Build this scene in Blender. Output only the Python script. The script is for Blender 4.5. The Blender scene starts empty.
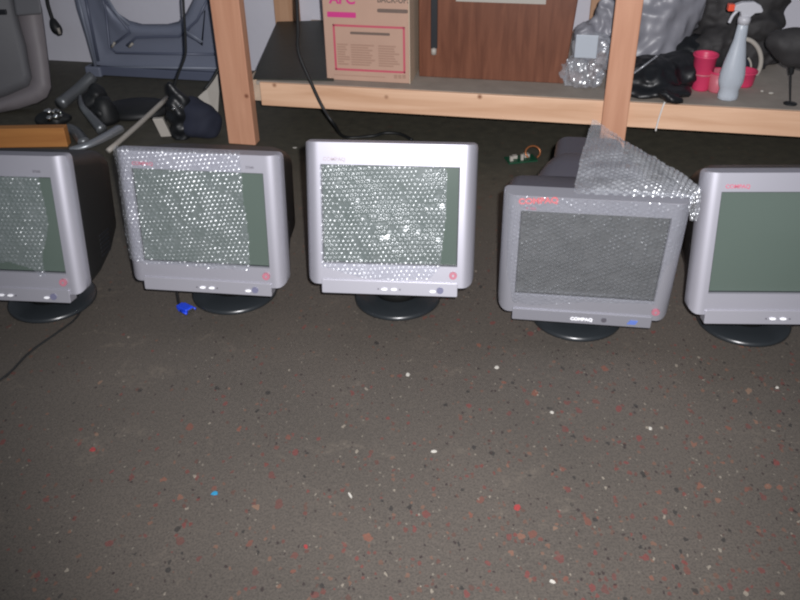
import bpy, bmesh, math, random
from math import sin, cos, tan, pi, radians as R, sqrt, exp
from mathutils import Vector, Matrix, noise
random.seed(7)
C = bpy.context.scene.collection

# ------------------------------------------------------------------ camera numbers
F, TH, RO, H = 852.6, 0.5752, -0.0204, 1.2823
def ray(px, py):
    c_, s_ = cos(RO), sin(RO)
    a, b = px-400, py-300
    X = a*c_+b*s_; Y = -a*s_+b*c_
    up = -Y/F
    return Vector((X/F, cos(TH)+up*sin(TH), -sin(TH)+up*cos(TH)))
CAM = Vector((0, 0, H))
def at(px, py, z=None, Y=None):
    """a measured point of the photo, on a height z or at a distance Y"""
    d = ray(px, py)
    k = (Y/d.y) if Y is not None else ((z or 0.0)-H)/d.z
    return CAM+d*k
# wall / shelf frame: a runs along the wall, b comes off the wall
YAW = R(-12.5)
EX = Vector((cos(YAW), sin(YAW), 0)); EN = Vector((sin(-YAW), cos(YAW), 0))   # EN points into the wall
W0 = Vector((-0.337, 3.94, 0))
def sh(a, b, z=0.0): return W0+EX*a-EN*b+Vector((0, 0, z))
def atw(px, py, b):
    d = ray(px, py); n = EN
    k = ((W0-EN*b-CAM).dot(n))/d.dot(n)
    return CAM+d*k
def ab(p):
    q = p-W0
    return q.dot(EX), -q.dot(EN), p.z
SZ = 0.25      # top of the low shelf

# ------------------------------------------------------------------ materials
def mat(name, col, rough=.6, metal=0., spec=.5, noise_amt=0., nscale=8., bump=0., bscale=60., trans=0., alpha=1., sheen=0., coat=0.):
    m = bpy.data.materials.new(name); m.use_nodes = True
    nt = m.node_tree; p = nt.nodes['Principled BSDF']
    p.inputs['Base Color'].default_value = (*col, 1); p.inputs['Roughness'].default_value = rough
    p.inputs['Metallic'].default_value = metal; p.inputs['Specular IOR Level'].default_value = spec
    p.inputs['Transmission Weight'].default_value = trans; p.inputs['Alpha'].default_value = alpha
    p.inputs['Coat Weight'].default_value = coat
    tc = nt.nodes.new('ShaderNodeTexCoord')
    n = nt.nodes.new('ShaderNodeTexNoise'); n.inputs['Scale'].default_value = nscale; n.inputs['Detail'].default_value = 5
    nt.links.new(tc.outputs['Object'], n.inputs['Vector'])
    mx = nt.nodes.new('ShaderNodeMix'); mx.data_type = 'RGBA'
    a = max(noise_amt, .02)
    mx.inputs[6].default_value = (*[c*(1-a) for c in col], 1); mx.inputs[7].default_value = (*[min(1, c*(1+a)) for c in col], 1)
    nt.links.new(n.outputs['Fac'], mx.inputs[0]); nt.links.new(mx.outputs[2], p.inputs['Base Color'])
    if bump:
        n2 = nt.nodes.new('ShaderNodeTexNoise'); n2.inputs['Scale'].default_value = bscale; n2.inputs['Detail'].default_value = 4
        nt.links.new(tc.outputs['Object'], n2.inputs['Vector'])
        bp = nt.nodes.new('ShaderNodeBump'); bp.inputs['Strength'].default_value = bump; bp.inputs['Distance'].default_value = .004
        nt.links.new(n2.outputs['Fac'], bp.inputs['Height']); nt.links.new(bp.outputs['Normal'], p.inputs['Normal'])
    return m

def wood(name, c1, c2, axis='X', scale=3., rough=.6, knots=False, stretch=14.):
    m = bpy.data.materials.new(name); m.use_nodes = True; nt = m.node_tree; p = nt.nodes['Principled BSDF']
    tc = nt.nodes.new('ShaderNodeTexCoord'); mp = nt.nodes.new('ShaderNodeMapping')
    s = [stretch]*3; s['XYZ'.index(axis)] = 1.
    mp.inputs['Scale'].default_value = [v*scale for v in s]
    nt.links.new(tc.outputs['Object'], mp.inputs['Vector'])
    n = nt.nodes.new('ShaderNodeTexNoise'); n.inputs['Scale'].default_value = 1.; n.inputs['Detail'].default_value = 6; n.inputs['Distortion'].default_value = .6
    nt.links.new(mp.outputs[0], n.inputs['Vector'])
    cr = nt.nodes.new('ShaderNodeValToRGB'); e = cr.color_ramp.elements
    e[0].position = .3; e[0].color = (*c1, 1); e[1].position = .7; e[1].color = (*c2, 1)
    nt.links.new(n.outputs['Fac'], cr.inputs[0])
    out = cr.outputs[0]
    if knots:
        v = nt.nodes.new('ShaderNodeTexVoronoi'); v.inputs['Scale'].default_value = 8.5
        nt.links.new(tc.outputs['Object'], v.inputs['Vector'])
        k = nt.nodes.new('ShaderNodeValToRGB'); k.color_ramp.elements[0].position = .03; k.color_ramp.elements[0].color = (1, 1, 1, 1)
        k.color_ramp.elements[1].position = .1; k.color_ramp.elements[1].color = (0, 0, 0, 1)
        nt.links.new(v.outputs['Distance'], k.inputs[0])
        mx = nt.nodes.new('ShaderNodeMix'); mx.data_type = 'RGBA'
        nt.links.new(k.outputs[0], mx.inputs[0]); nt.links.new(out, mx.inputs[6]); mx.inputs[7].default_value = (c1[0]*.45, c1[1]*.35, c1[2]*.3, 1)
        out = mx.outputs[2]
    nt.links.new(out, p.inputs['Base Color']); p.inputs['Roughness'].default_value = rough
    return m

M = {}
M['pine'] = wood('pale_pine', (.62, .36, .22), (.80, .52, .35), 'X', 2.2, .55, True)
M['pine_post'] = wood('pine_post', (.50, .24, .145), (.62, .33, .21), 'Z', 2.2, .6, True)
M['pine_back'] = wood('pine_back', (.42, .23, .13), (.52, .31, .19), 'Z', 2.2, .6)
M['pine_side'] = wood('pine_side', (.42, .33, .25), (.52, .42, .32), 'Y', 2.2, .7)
M['plank'] = wood('orange_wood', (.42, .17, .05), (.52, .23, .07), 'X', 3., .5)
M['veneer'] = wood('brown_veneer', (.115, .036, .017), (.185, .066, .034), 'Z', 5., .42, stretch=9.)
M['board'] = mat('shelf_board', (.33, .29, .25), .8, noise_amt=.25, nscale=14, bump=.2)
M['sheet'] = mat('black_sheet', (.018, .022, .016), .5, noise_amt=.5, nscale=9, bump=.2)
M['silver'] = mat('silver_plastic', (.40, .395, .445), .46, .6, .6, noise_amt=.03)
M['silver_dull'] = mat('dull_silver_plastic', (.29, .29, .325), .5, .45, .5, noise_amt=.03)
M['panel'] = mat('panel_plastic', (.39, .385, .43), .46, .55, .6, noise_amt=.03)
M['panel_dull'] = mat('dull_panel_plastic', (.275, .275, .31), .5, .45, .5, noise_amt=.03)
M['black'] = mat('charcoal_plastic', (.014, .014, .014), .48, 0, .45, noise_amt=.2, bump=.12, bscale=500)
M['grey_top'] = mat('dark_grey_plastic', (.050, .047, .058), .5, 0, .45, noise_amt=.1, bump=.12, bscale=500)
M['gasket'] = mat('black_gasket', (.012, .014, .018), .5)
M['base'] = mat('base_plastic', (.016, .019, .022), .3, 0, .6, bump=.05)
M['crt'] = mat('crt_glass', (.075, .098, .085), .22, 0, .5, coat=.3)
M['crt_grey'] = mat('crt_glass_grey', (.055, .059, .059), .22, 0, .5, coat=.3)
M['red'] = mat('red_print', (.62, .13, .14), .5)
M['redsoft'] = mat('dull_red_print', (.45, .10, .15), .5)
M['faintprint'] = mat('faint_logo_print', (.36, .30, .34), .5)
M['sticker'] = mat('red_sticker', (.36, .13, .17), .5)
M['blue_st'] = mat('blue_sticker', (.10, .16, .45), .4)
M['slate'] = mat('slate_button', (.13, .13, .20), .4)
M['white'] = mat('white_print', (.85, .85, .88), .4)
M['darkprint'] = mat('dark_print', (.08, .075, .09), .5)
M['card'] = mat('cardboard', (.47, .30, .225), .75, noise_amt=.07, nscale=12)
M['cardlite'] = mat('cardboard_edge', (.55, .43, .32), .75, noise_amt=.06)
M['magenta'] = mat('magenta_print', (.58, .04, .22), .5)
M['pinkline'] = mat('pink_print', (.52, .09, .13), .5)
M['greyprint'] = mat('grey_print', (.15, .105, .085), .6)
M['tanprint'] = mat('faint_print', (.37, .225, .165), .75)
M['wall'] = mat('white_wall_paint', (.60, .595, .66), .9, noise_amt=.08, nscale=3, bump=.25, bscale=30)
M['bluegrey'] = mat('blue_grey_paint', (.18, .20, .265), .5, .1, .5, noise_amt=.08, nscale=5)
M['bluegrey_l'] = mat('blue_grey_paint_lit', (.23, .255, .32), .45, .1, .5)  # lit copy of the panel paint, highlight put into the colour
M['bluegrey_d'] = mat('blue_grey_paint_shaded', (.11, .125, .18), .4, .1, .5, noise_amt=.1, nscale=5)  # shaded copy of the panel paint, crease shade put into the colour
M['shell'] = mat('grey_seat_plastic', (.20, .18, .19), .55, noise_amt=.08)
M['shell_in'] = mat('dark_seat_plastic', (.13, .13, .14), .6, noise_amt=.12)
M['rubber'] = mat('black_rubber', (.010, .011, .012), .55, 0, .5, noise_amt=.3)
M['fabric_b'] = mat('black_padding', (.028, .026, .027), .7, noise_amt=.4, nscale=14, bump=.3)
M['navy'] = mat('navy_fabric', (.014, .017, .033), .85, noise_amt=.3, bump=.2)
M['tube'] = mat('grey_steel', (.17, .18, .19), .35, .5, noise_amt=.1)
M['tube_br'] = mat('bright_aluminium', (.34, .36, .38), .35, .6, noise_amt=.1)
M['chrome'] = mat('chrome_metal', (.7, .7, .68), .12, 1.)
M['brass'] = mat('copper_wire', (.35, .13, .05), .35, .5)
M['pcb'] = mat('green_circuit_board', (.01, .07, .035), .4)
M['cream'] = mat('cream_plastic', (.40, .37, .33), .5)
M['pink'] = mat('pink_plastic', (.62, .045, .125), .42, noise_amt=.1)
M['pink2'] = mat('pale_pink_plastic', (.52, .13, .17), .45, noise_amt=.15)
M['orange'] = mat('orange_red_plastic', (.8, .09, .04), .4)
M['bottle'] = mat('frosted_plastic', (.56, .61, .68), .35, 0, .5, trans=.25)
M['trigger'] = mat('pale_plastic', (.50, .50, .54), .4)
M['vga'] = mat('blue_connector_plastic', (.012, .05, .55), .4)
M['bag_b'] = mat('black_bag_film', (.008, .009, .011), .42, 0, .5, bump=.5, bscale=25)
M['bag_g'] = mat('grey_film', (.22, .22, .25), .4, 0, .5, noise_amt=.2, nscale=10)
M['tie'] = mat('white_nylon', (.7, .68, .66), .5)
M['bagpart'] = mat('clear_bag_contents', (.25, .19, .18), .6, noise_amt=.6, nscale=40)
M['chip_w'] = mat('white_crumb', (.42, .40, .36), .7)
M['chip_r'] = mat('red_chip', (.24, .035, .035), .6)
M['chip_b'] = mat('blue_chip', (.02, .20, .36), .6)

def film(name, white, gloss, rough=.16):
    m = bpy.data.materials.new(name); m.use_nodes = True; nt = m.node_tree; nt.nodes.clear()
    o = nt.nodes.new('ShaderNodeOutputMaterial'); t = nt.nodes.new('ShaderNodeBsdfTransparent')
    t.inputs[0].default_value = (.93, .94, .96, 1)
    g = nt.nodes.new('ShaderNodeBsdfGlossy'); g.inputs['Roughness'].default_value = rough; g.inputs['Color'].default_value = (.95, .97, 1, 1)
    d = nt.nodes.new('ShaderNodeBsdfDiffuse'); d.inputs['Color'].default_value = (.75, .77, .82, 1)
    tc = nt.nodes.new('ShaderNodeTexCoord'); n = nt.nodes.new('ShaderNodeTexNoise'); n.inputs['Scale'].default_value = 22
    nt.links.new(tc.outputs['Object'], n.inputs['Vector'])
    mr = nt.nodes.new('ShaderNodeMapRange'); mr.inputs[3].default_value = white*.5; mr.inputs[4].default_value = white*1.5
    nt.links.new(n.outputs['Fac'], mr.inputs[0])
    lw = nt.nodes.new('ShaderNodeLayerWeight'); lw.inputs[0].default_value = .5
    pw = nt.nodes.new('ShaderNodeMath'); pw.operation = 'POWER'; pw.inputs[1].default_value = 4.; nt.links.new(lw.outputs['Facing'], pw.inputs[0])
    ad = nt.nodes.new('ShaderNodeMath'); ad.operation = 'MULTIPLY_ADD'; ad.inputs[1].default_value = .5; ad.inputs[2].default_value = gloss
    nt.links.new(pw.outputs[0], ad.inputs[0])
    m1 = nt.nodes.new('ShaderNodeMixShader'); m2 = nt.nodes.new('ShaderNodeMixShader')
    nt.links.new(mr.outputs[0], m1.inputs[0]); nt.links.new(t.outputs[0], m1.inputs[1]); nt.links.new(d.outputs[0], m1.inputs[2])
    nt.links.new(ad.outputs[0], m2.inputs[0]); nt.links.new(m1.outputs[0], m2.inputs[1]); nt.links.new(g.outputs[0], m2.inputs[2])
    nt.links.new(m2.outputs[0], o.inputs[0])
    return m
M['bubble'] = film('clear_bubble_film', .08, .06, .27)
M['bubble_d'] = film('clear_bubble_film_thin', .06, .11, .25)
M['bubble_t'] = film('milky_bubble_film', .20, .16, .3)
M['clearbag'] = film('clear_crinkled_film', .25, .16, .25)

# floor: old dark speckled floor
def floor_mat():
    m = bpy.data.materials.new('speckled_floor'); m.use_nodes = True; nt = m.node_tree; p = nt.nodes['Principled BSDF']
    L = nt.links.new; N = nt.nodes.new
    tc = N('ShaderNodeTexCoord'); co = tc.outputs['Object']
    def ramp(src, stops):
        r = N('ShaderNodeValToRGB'); e = r.color_ramp.elements
        while len(e) < len(stops): e.new(.5)
        for i, (pos, c) in enumerate(stops): e[i].position = pos; e[i].color = (*c, 1) if isinstance(c, tuple) else (c, c, c, 1)
        L(src, r.inputs[0]); return r.outputs[0]
    def nz(s, d=5, dist=0.): 
        n = N('ShaderNodeTexNoise'); n.inputs['Scale'].default_value = s; n.inputs['Detail'].default_value = d; n.inputs['Distortion'].default_value = dist; L(co, n.inputs['Vector']); return n.outputs['Fac']
    def mix(f, a, b):
        x = N('ShaderNodeMix'); x.data_type = 'RGBA'
        L(f, x.inputs[0])
        (L(a, x.inputs[6]) if not isinstance(a, tuple) else setattr(x.inputs[6], 'default_value', (*a, 1)))
        (L(b, x.inputs[7]) if not isinstance(b, tuple) else setattr(x.inputs[7], 'default_value', (*b, 1)))
        return x.outputs[2]
    def mul(a, b):
        x = N('ShaderNodeMath'); x.operation = 'MULTIPLY'; L(a, x.inputs[0])
        if isinstance(b, float): x.inputs[1].default_value = b
        else: L(b, x.inputs[1])
        return x.outputs[0]
    base = ramp(nz(2.2), [(.3, (.064, .056, .048)), (.7, (.088, .075, .064))])
    fine = ramp(nz(90, 3), [(.35, 0.), (.7, 1.)])
    base = mix(mul(fine, .5), base, (.100, .085, .072))
    base = mix(mul(ramp(nz(230, 2), [(.45, 0.), (.62, 1.)]), .5), base, (.036, .033, .030))
    # distance mask: flecks get denser towards the viewer
    sx = N('ShaderNodeSeparateXYZ'); L(co, sx.inputs[0])
    near = N('ShaderNodeMapRange'); near.inputs[1].default_value = 1.75; near.inputs[2].default_value = 1.0; near.inputs[3].default_value = .28; near.inputs[4].default_value = 1.
    L(sx.outputs[1], near.inputs[0])
    left = N('ShaderNodeMapRange'); left.inputs[1].default_value = -.5; left.inputs[2].default_value = .2; left.inputs[3].default_value = .45; left.inputs[4].default_value = 1.
    L(sx.outputs[0], left.inputs[0])
    near2 = mul(near.outputs[0], left.outputs[0])
    def flecks(scale, keep, size, col, seed, vary=None, m=near2):
        nonlocal base
        mp = N('ShaderNodeMapping'); mp.inputs['Location'].default_value = (seed, seed*1.7, 0); mp.inputs['Scale'].default_value = (1, .75, 1); L(co, mp.inputs['Vector'])
        dn = N('ShaderNodeTexNoise'); dn.inputs['Scale'].default_value = scale*1.3; L(mp.outputs[0], dn.inputs['Vector'])
        va = N('ShaderNodeVectorMath'); va.operation = 'SCALE'; va.inputs[3].default_value = .9/scale; L(dn.outputs['Color'], va.inputs[0])
        vb = N('ShaderNodeVectorMath'); L(mp.outputs[0], vb.inputs[0]); L(va.outputs[0], vb.inputs[1])
        v = N('ShaderNodeTexVoronoi'); v.inputs['Scale'].default_value = scale; v.voronoi_dimensions = '2D'; L(vb.outputs[0], v.inputs['Vector'])
        sp = N('ShaderNodeSeparateXYZ'); L(v.outputs['Color'], sp.inputs[0])
        kp = N('ShaderNodeMath'); kp.operation = 'LESS_THAN'; L(sp.outputs[0], kp.inputs[0])
        km = mul(m, float(keep)); L(km, kp.inputs[1])
        # size varies per cell
        sz = N('ShaderNodeMapRange'); sz.inputs[3].default_value = size*.35; sz.inputs[4].default_value = size; L(sp.outputs[1], sz.inputs[0])
        lt = N('ShaderNodeMath'); lt.operation = 'LESS_THAN'; L(v.outputs['Distance'], lt.inputs[0]); L(sz.outputs[0], lt.inputs[1])
        f = mul(mul(kp.outputs[0], lt.outputs[0]), .72)
        base = mix(f, base, ramp(sp.outputs[2], vary) if vary else col)
    flecks(85, .26, .40, None, 3.1, [(0., (.14, .035, .03)), (.5, (.075, .04, .032)), (1., (.15, .08, .055))])
    flecks(44, .15, .36, None, 7.7, [(0., (.15, .035, .033)), (.45, (.10, .04, .035)), (.8, (.16, .06, .04)), (1., (.2, .13, .09))])
    flecks(55, .05, .32, (.018, .018, .018), 5.2)
    flecks(150, .025, .34, (.18, .16, .13), 9.4, m=left.outputs[0])
    flecks(120, .045, .38, (.022, .015, .016), 15.2, m=left.outputs[0])
    flecks(62, .025, .24, (.24, .21, .17), 1.4)
    # pale scuffs
    mp = N('ShaderNodeMapping'); mp.inputs['Scale'].default_value = (4.5, 8, 1); mp.inputs['Rotation'].default_value = (0, 0, .9); L(co, mp.inputs['Vector'])
    n = N('ShaderNodeTexNoise'); n.inputs['Scale'].default_value = 1.6; n.inputs['Detail'].default_value = 9; n.inputs['Roughness'].default_value = .65; n.inputs['Distortion'].default_value = 1.; L(mp.outputs[0], n.inputs['Vector'])
    sc = ramp(n.outputs['Fac'], [(.56, 0.), (.76, 1.)])
    base = mix(mul(mul(sc, ramp(nz(60, 3), [(.40, 0.), (.6, 1.)])), .6), base, (.15, .125, .10))
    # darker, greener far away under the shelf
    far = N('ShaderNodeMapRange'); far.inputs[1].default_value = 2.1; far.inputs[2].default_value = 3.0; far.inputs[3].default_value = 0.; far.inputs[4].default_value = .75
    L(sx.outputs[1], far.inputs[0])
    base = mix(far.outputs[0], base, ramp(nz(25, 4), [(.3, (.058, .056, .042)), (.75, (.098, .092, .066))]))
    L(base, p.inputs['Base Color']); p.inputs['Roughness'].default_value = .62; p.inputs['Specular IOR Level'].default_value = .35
    bp = N('ShaderNodeBump'); bp.inputs['Strength'].default_value = .5; bp.inputs['Distance'].default_value = .002
    L(nz(130, 5), bp.inputs['Height']); L(bp.outputs['Normal'], p.inputs['Normal'])
    return m
M['floor'] = floor_mat()

# ------------------------------------------------------------------ mesh helpers
def link(name, bm, m, parent=None, smooth=False, M4=None, bevel=0., label=None):
    me = bpy.data.meshes.new(name)
    bmesh.ops.recalc_face_normals(bm, faces=bm.faces)
    bm.to_mesh(me); bm.free()
    if smooth:
        for p in me.polygons: p.use_smooth = True
    me.materials.append(m)
    o = bpy.data.objects.new(name, me); C.objects.link(o)
    if parent is not None: o.parent = parent
    if M4 is not None: o.matrix_local = M4
    if bevel:
        b = o.modifiers.new('bevel', 'BEVEL'); b.width = bevel; b.segments = 2; b.limit_method = 'ANGLE'; b.angle_limit = R(35)
    if smooth == 'auto':
        pass
    if label: o['label'] = label
    return o
def tag(o, label, cat, group=None):
    o['label'] = label; o['category'] = cat
    if group: o['group'] = group
    return o
def empty(name, loc, label, cat, rz=0., group=None):
    o = bpy.data.objects.new(name, None); C.objects.link(o); o.location = loc; o.rotation_euler = (0, 0, rz); o.empty_display_size = .05
    return tag(o, label, cat, group)
def struct(o): o['kind'] = 'structure'; return o
def box(bm, x0, x1, y0, y1, z0, z1):
    vs = [bm.verts.new(p) for p in ((x0, y0, z0), (x1, y0, z0), (x1, y1, z0), (x0, y1, z0), (x0, y0, z1), (x1, y0, z1), (x1, y1, z1), (x0, y1, z1))]
    for f in ((0, 1, 2, 3), (4, 5, 6, 7), (0, 1, 5, 4), (1, 2, 6, 5), (2, 3, 7, 6), (3, 0, 4, 7)): bm.faces.new([vs[i] for i in f])
    return vs
def B(*a):
    bm = bmesh.new(); box(bm, *a); return bm
def lathe(prof, seg=40, bm=None, off=(0, 0, 0), sx=1., sy=1.):
    bm = bm or bmesh.new(); rings = []
    for r, z in prof:
        if r < 1e-6: rings.append([bm.verts.new((off[0], off[1], off[2]+z))])
        else: rings.append([bm.verts.new((off[0]+r*sx*cos(2*pi*i/seg), off[1]+r*sy*sin(2*pi*i/seg), off[2]+z)) for i in range(seg)])
    for A, Bq in zip(rings, rings[1:]):
        for i in range(seg):
            j = (i+1) % seg
            if len(A) == 1 and len(Bq) == 1: continue
            if len(A) == 1: bm.faces.new((A[0], Bq[i], Bq[j]))
            elif len(Bq) == 1: bm.faces.new((A[i], A[j], Bq[0]))
            else: bm.faces.new((A[i], A[j], Bq[j], Bq[i]))
    return bm
def smooth_path(pts, n=8):
    pts = [Vector(p) for p in pts]; out = []
    P = [pts[0]]+pts+[pts[-1]]
    for i in range(1, len(P)-2):
        p0, p1, p2, p3 = P[i-1:i+3]
        for k in range(n):
            t = k/n
            out.append(.5*((2*p1)+(-p0+p2)*t+(2*p0-5*p1+4*p2-p3)*t*t+(-p0+3*p1-3*p2+p3)*t**3))
    out.append(pts[-1]); return out
def tube(pts, r, seg=10, bm=None, n=8, rfn=None, flat=1.):
    bm = bm or bmesh.new(); P = smooth_path(pts, n) if n > 1 else [Vector(p) for p in pts]
    rings = []; up = Vector((0, 0, 1))
    for i, p in enumerate(P):
        t = (P[min(i+1, len(P)-1)]-P[max(i-1, 0)]).normalized()
        if abs(t.dot(up)) > .95: up = Vector((1, 0, 0)) if abs(t.x) < .9 else Vector((0, 1, 0))
        a = t.cross(up).normalized(); b = a.cross(t).normalized(); up = b
        rr = rfn(i/(len(P)-1)) if rfn else r
        rings.append([bm.verts.new(p+a*rr*cos(2*pi*k/seg)+b*rr*flat*sin(2*pi*k/seg)) for k in range(seg)])
    for A, Bq in zip(rings, rings[1:]):
        for k in range(seg): bm.faces.new((A[k], A[(k+1) % seg], Bq[(k+1) % seg], Bq[k]))
    bm.faces.new(rings[0]); bm.faces.new(rings[-1]); return bm
def loft(secs, closed_ends=True, bm=None):
    bm = bm or bmesh.new(); rs = [[bm.verts.new(p) for p in s] for s in secs]; n = len(rs[0])
    for A, Bq in zip(rs, rs[1:]):
        for k in range(n): bm.faces.new((A[k], A[(k+1) % n], Bq[(k+1) % n], Bq[k]))
    if closed_ends: bm.faces.new(rs[0]); bm.faces.new(rs[-1])
    return bm
def rrect(x0, x1, z0, z1, r, n=5):
    pts = []
    for cx, cz, a0 in ((x1-r, z0+r, -90), (x1-r, z1-r, 0), (x0+r, z1-r, 90), (x0+r, z0+r, 180)):
        for k in range(n+1):
            a = R(a0+90*k/n); pts.append((cx+r*cos(a), cz+r*sin(a)))
    return pts
def prism(poly, y0, y1, bm=None):
    """poly in (x,z), extruded along y"""
    return loft([[(x, y0, z) for x, z in poly], [(x, y1, z) for x, z in poly]], bm=bm)
def local_of(o):   # matrix of an empty with only loc + rz
    return Matrix.Translation(o.location) @ Matrix.Rotation(o.rotation_euler[2], 4, 'Z')
def rel(o, p): return local_of(o).inverted() @ Vector(p)
def text(s, size, m, parent, M4, name='lettering', ext=.0004, bold=0.0, sxy=(1, 1)):
    cu = bpy.data.curves.new(name, 'FONT'); cu.body = s; cu.size = size; cu.extrude = ext; cu.align_x = 'LEFT'; cu.offset = bold
    t = bpy.data.objects.new('tmp', cu); C.objects.link(t)
    dg = bpy.context.evaluated_depsgraph_get(); dg.update()
    me = bpy.data.meshes.new_from_object(t.evaluated_get(dg)); bpy.data.objects.remove(t); me.name = name
    for v in me.vertices: v.co.x *= sxy[0]; v.co.y *= sxy[1]
    me.materials.clear(); me.materials.append(m)
    o = bpy.data.objects.new(name, me); C.objects.link(o); o.parent = parent; o.matrix_local = M4
    return o
def blob(parts, name, m, parent=None, voxel=.008, amp=.01, freq=12., ridge=False, smooth=True, seed=0):
    """parts: (centre, radii, rz) merged into one lumpy body"""
    bm = bmesh.new()
    for c, r, rot in parts:
        mtx = Matrix.Translation(c) @ Matrix.Rotation(rot, 4, 'Y') @ Matrix.Diagonal((*r, 1))
        bmesh.ops.create_icosphere(bm, subdivisions=4, radius=1., matrix=mtx)
    for v in bm.verts:
        q = v.co*freq+Vector((seed, seed*.3, 0)); d = noise.noise(q)
        if ridge: d = (.5-abs(d)*2.2)+.35*noise.noise(q*2.6)
        n = v.normal if v.normal.length else Vector((0, 0, 1))
        v.co += n*d*amp
        if v.co.z < .003: v.co.z = .003+.0005*(v.co.z-.003)
    o = link(name, bm, m, parent, smooth=smooth)
    r = o.modifiers.new('remesh', 'REMESH'); r.mode = 'VOXEL'; r.voxel_size = voxel; r.use_smooth_shade = smooth
    return o

# ------------------------------------------------------------------ setting
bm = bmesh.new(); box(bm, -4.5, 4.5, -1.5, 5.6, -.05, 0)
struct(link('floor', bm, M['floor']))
wl = struct(link('wall_back', B(-3.2, 3.6, 0, .12, 0, 2.6), M['wall'])); wl.location = sh(0, 0); wl.rotation_euler = (0, 0, YAW)

# ------------------------------------------------------------------ monitors
PIV = .2764; DF = .1612
SU, ST, SB, VT, VB, PU, VP, W = .1665, .139, -.106, .1825, -.160, .1685, -.182, .207
def recess(x):
    t = max(0, (abs(x)-.176)/(W-.176)); return .034*(1-sqrt(max(0, 1-t*t)))
def corner(x, r=.024):
    t = abs(x)-(W-r)
    return 0 if t <= 0 else r-sqrt(max(0, r*r-t*t))
def bezel_bm(VT):
    bm = bmesh.new()
    xs = sorted(set([round(s*x, 5) for s in (-1, 1) for x in (0, .05, .1, .14, SU, .171, .176, .182, .188, .193, .198, .202, .2045, .2062, W)]))
    rows = []
    cols = {}
    for x in xs:
        bot = VB+corner(x); top = VT-corner(x, .012)
        zs = [bot, bot+(SB-bot)*.5, SB, SB+(ST-SB)*.33, SB+(ST-SB)*.66, ST, ST+(top-ST)*.5, top]
        cols[x] = [bm.verts.new((x, recess(x), z)) for z in zs]
    for a, b in zip(xs, xs[1:]):
        for k in range(7):
            if -SU-1e-6 <= a and b <= SU+1e-6 and 2 <= k < 5: continue
            bm.faces.new((cols[a][k], cols[b][k], cols[b][k+1], cols[a][k+1]))
    # rims going back
    def strip(vs, dy, ins=lambda v: (0, 0)):
        nw = [bm.verts.new((v.co.x+ins(v)[0], v.co.y+dy, v.co.z+ins(v)[1])) for v in vs]
        for i in range(len(vs)-1): bm.faces.new((vs[i], vs[i+1], nw[i+1], nw[i]))
        return nw
    loop = [cols[x][0] for x in xs]+[cols[xs[-1]][k] for k in range(1, 8)]+[cols[x][7] for x in reversed(xs[:-1])]+[cols[xs[0]][k] for k in range(6, -1, -1)]
    nw = []
    for v in loop[:-1]: nw.append(bm.verts.new((v.co.x, .042, v.co.z)))
    n = len(nw)
    for i in range(n): bm.faces.new((loop[i], loop[(i+1) % n], nw[(i+1) % n], nw[i]))
    hx = [x for x in xs if -SU-1e-6 <= x <= SU+1e-6]
    inner = [cols[x][2] for x in hx]+[cols[hx[-1]][k] for k in (3, 4, 5)]+[cols[x][5] for x in reversed(hx[:-1])]+[cols[hx[0]][k] for k in (4, 3)]
    iw = [bm.verts.new((v.co.x*.985, .012, (v.co.z-.0165)*.98+.0165)) for v in inner]; n = len(inner)
    for i in range(n): bm.faces.new((inner[i], inner[(i+1) % n], iw[(i+1) % n], iw[i]))
    return bm
def housing_bm(kind, dt=0.):
    if kind == 'boxy':
        S = [(.030, .2055, .178, -.157, .022), (.060, .203, .173, -.157, .025), (.12, .184, .162, -.150, .03), (.20, .166, .150, -.138, .035), (.27, .165, .125, -.120, .04), (.33, .13, .095, -.085, .045), (.36, .115, .075, -.07, .045)]
    elif kind == 'deep':
        S = [(.030, .2055, .178, -.157, .022), (.060, .2045, .173, -.157, .025), (.12, .202, .165, -.152, .03), (.20, .198, .158, -.125, .035), (.26, .190, .145, -.095, .045), (.30, .17, .125, -.07, .05), (.36, .12, .075, -.05, .045)]
    else:
        S = [(.030, .2055, .178, -.157, .022), (.06, .202, .177, -.157, .03), (.098, .198, .174, -.155, .03), (.114, .190, .165, -.15, .03), (.120, .145, .165, -.14, .06), (.16, .138, .178, -.135, .07), (.21, .118, .172, -.12, .06), (.235, .105, .160, -.11, .05), (.24, .095, .140, -.1, .03), (.36, .085, .135, -.08, .03), (.375, .078, .12, -.07, .03)]
    return loft([[(x, y, z) for x, z in rrect(-w, w, b, t+dt*max(0, 1-y/.3), r)] for y, w, t, b, r in S])
def fmat(u, v, d=-.001):   # matrix for lettering on the face: text x->x, y->z
    return Matrix.Translation((u, d, v)) @ Matrix.Rotation(pi/2, 4, 'X')
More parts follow.
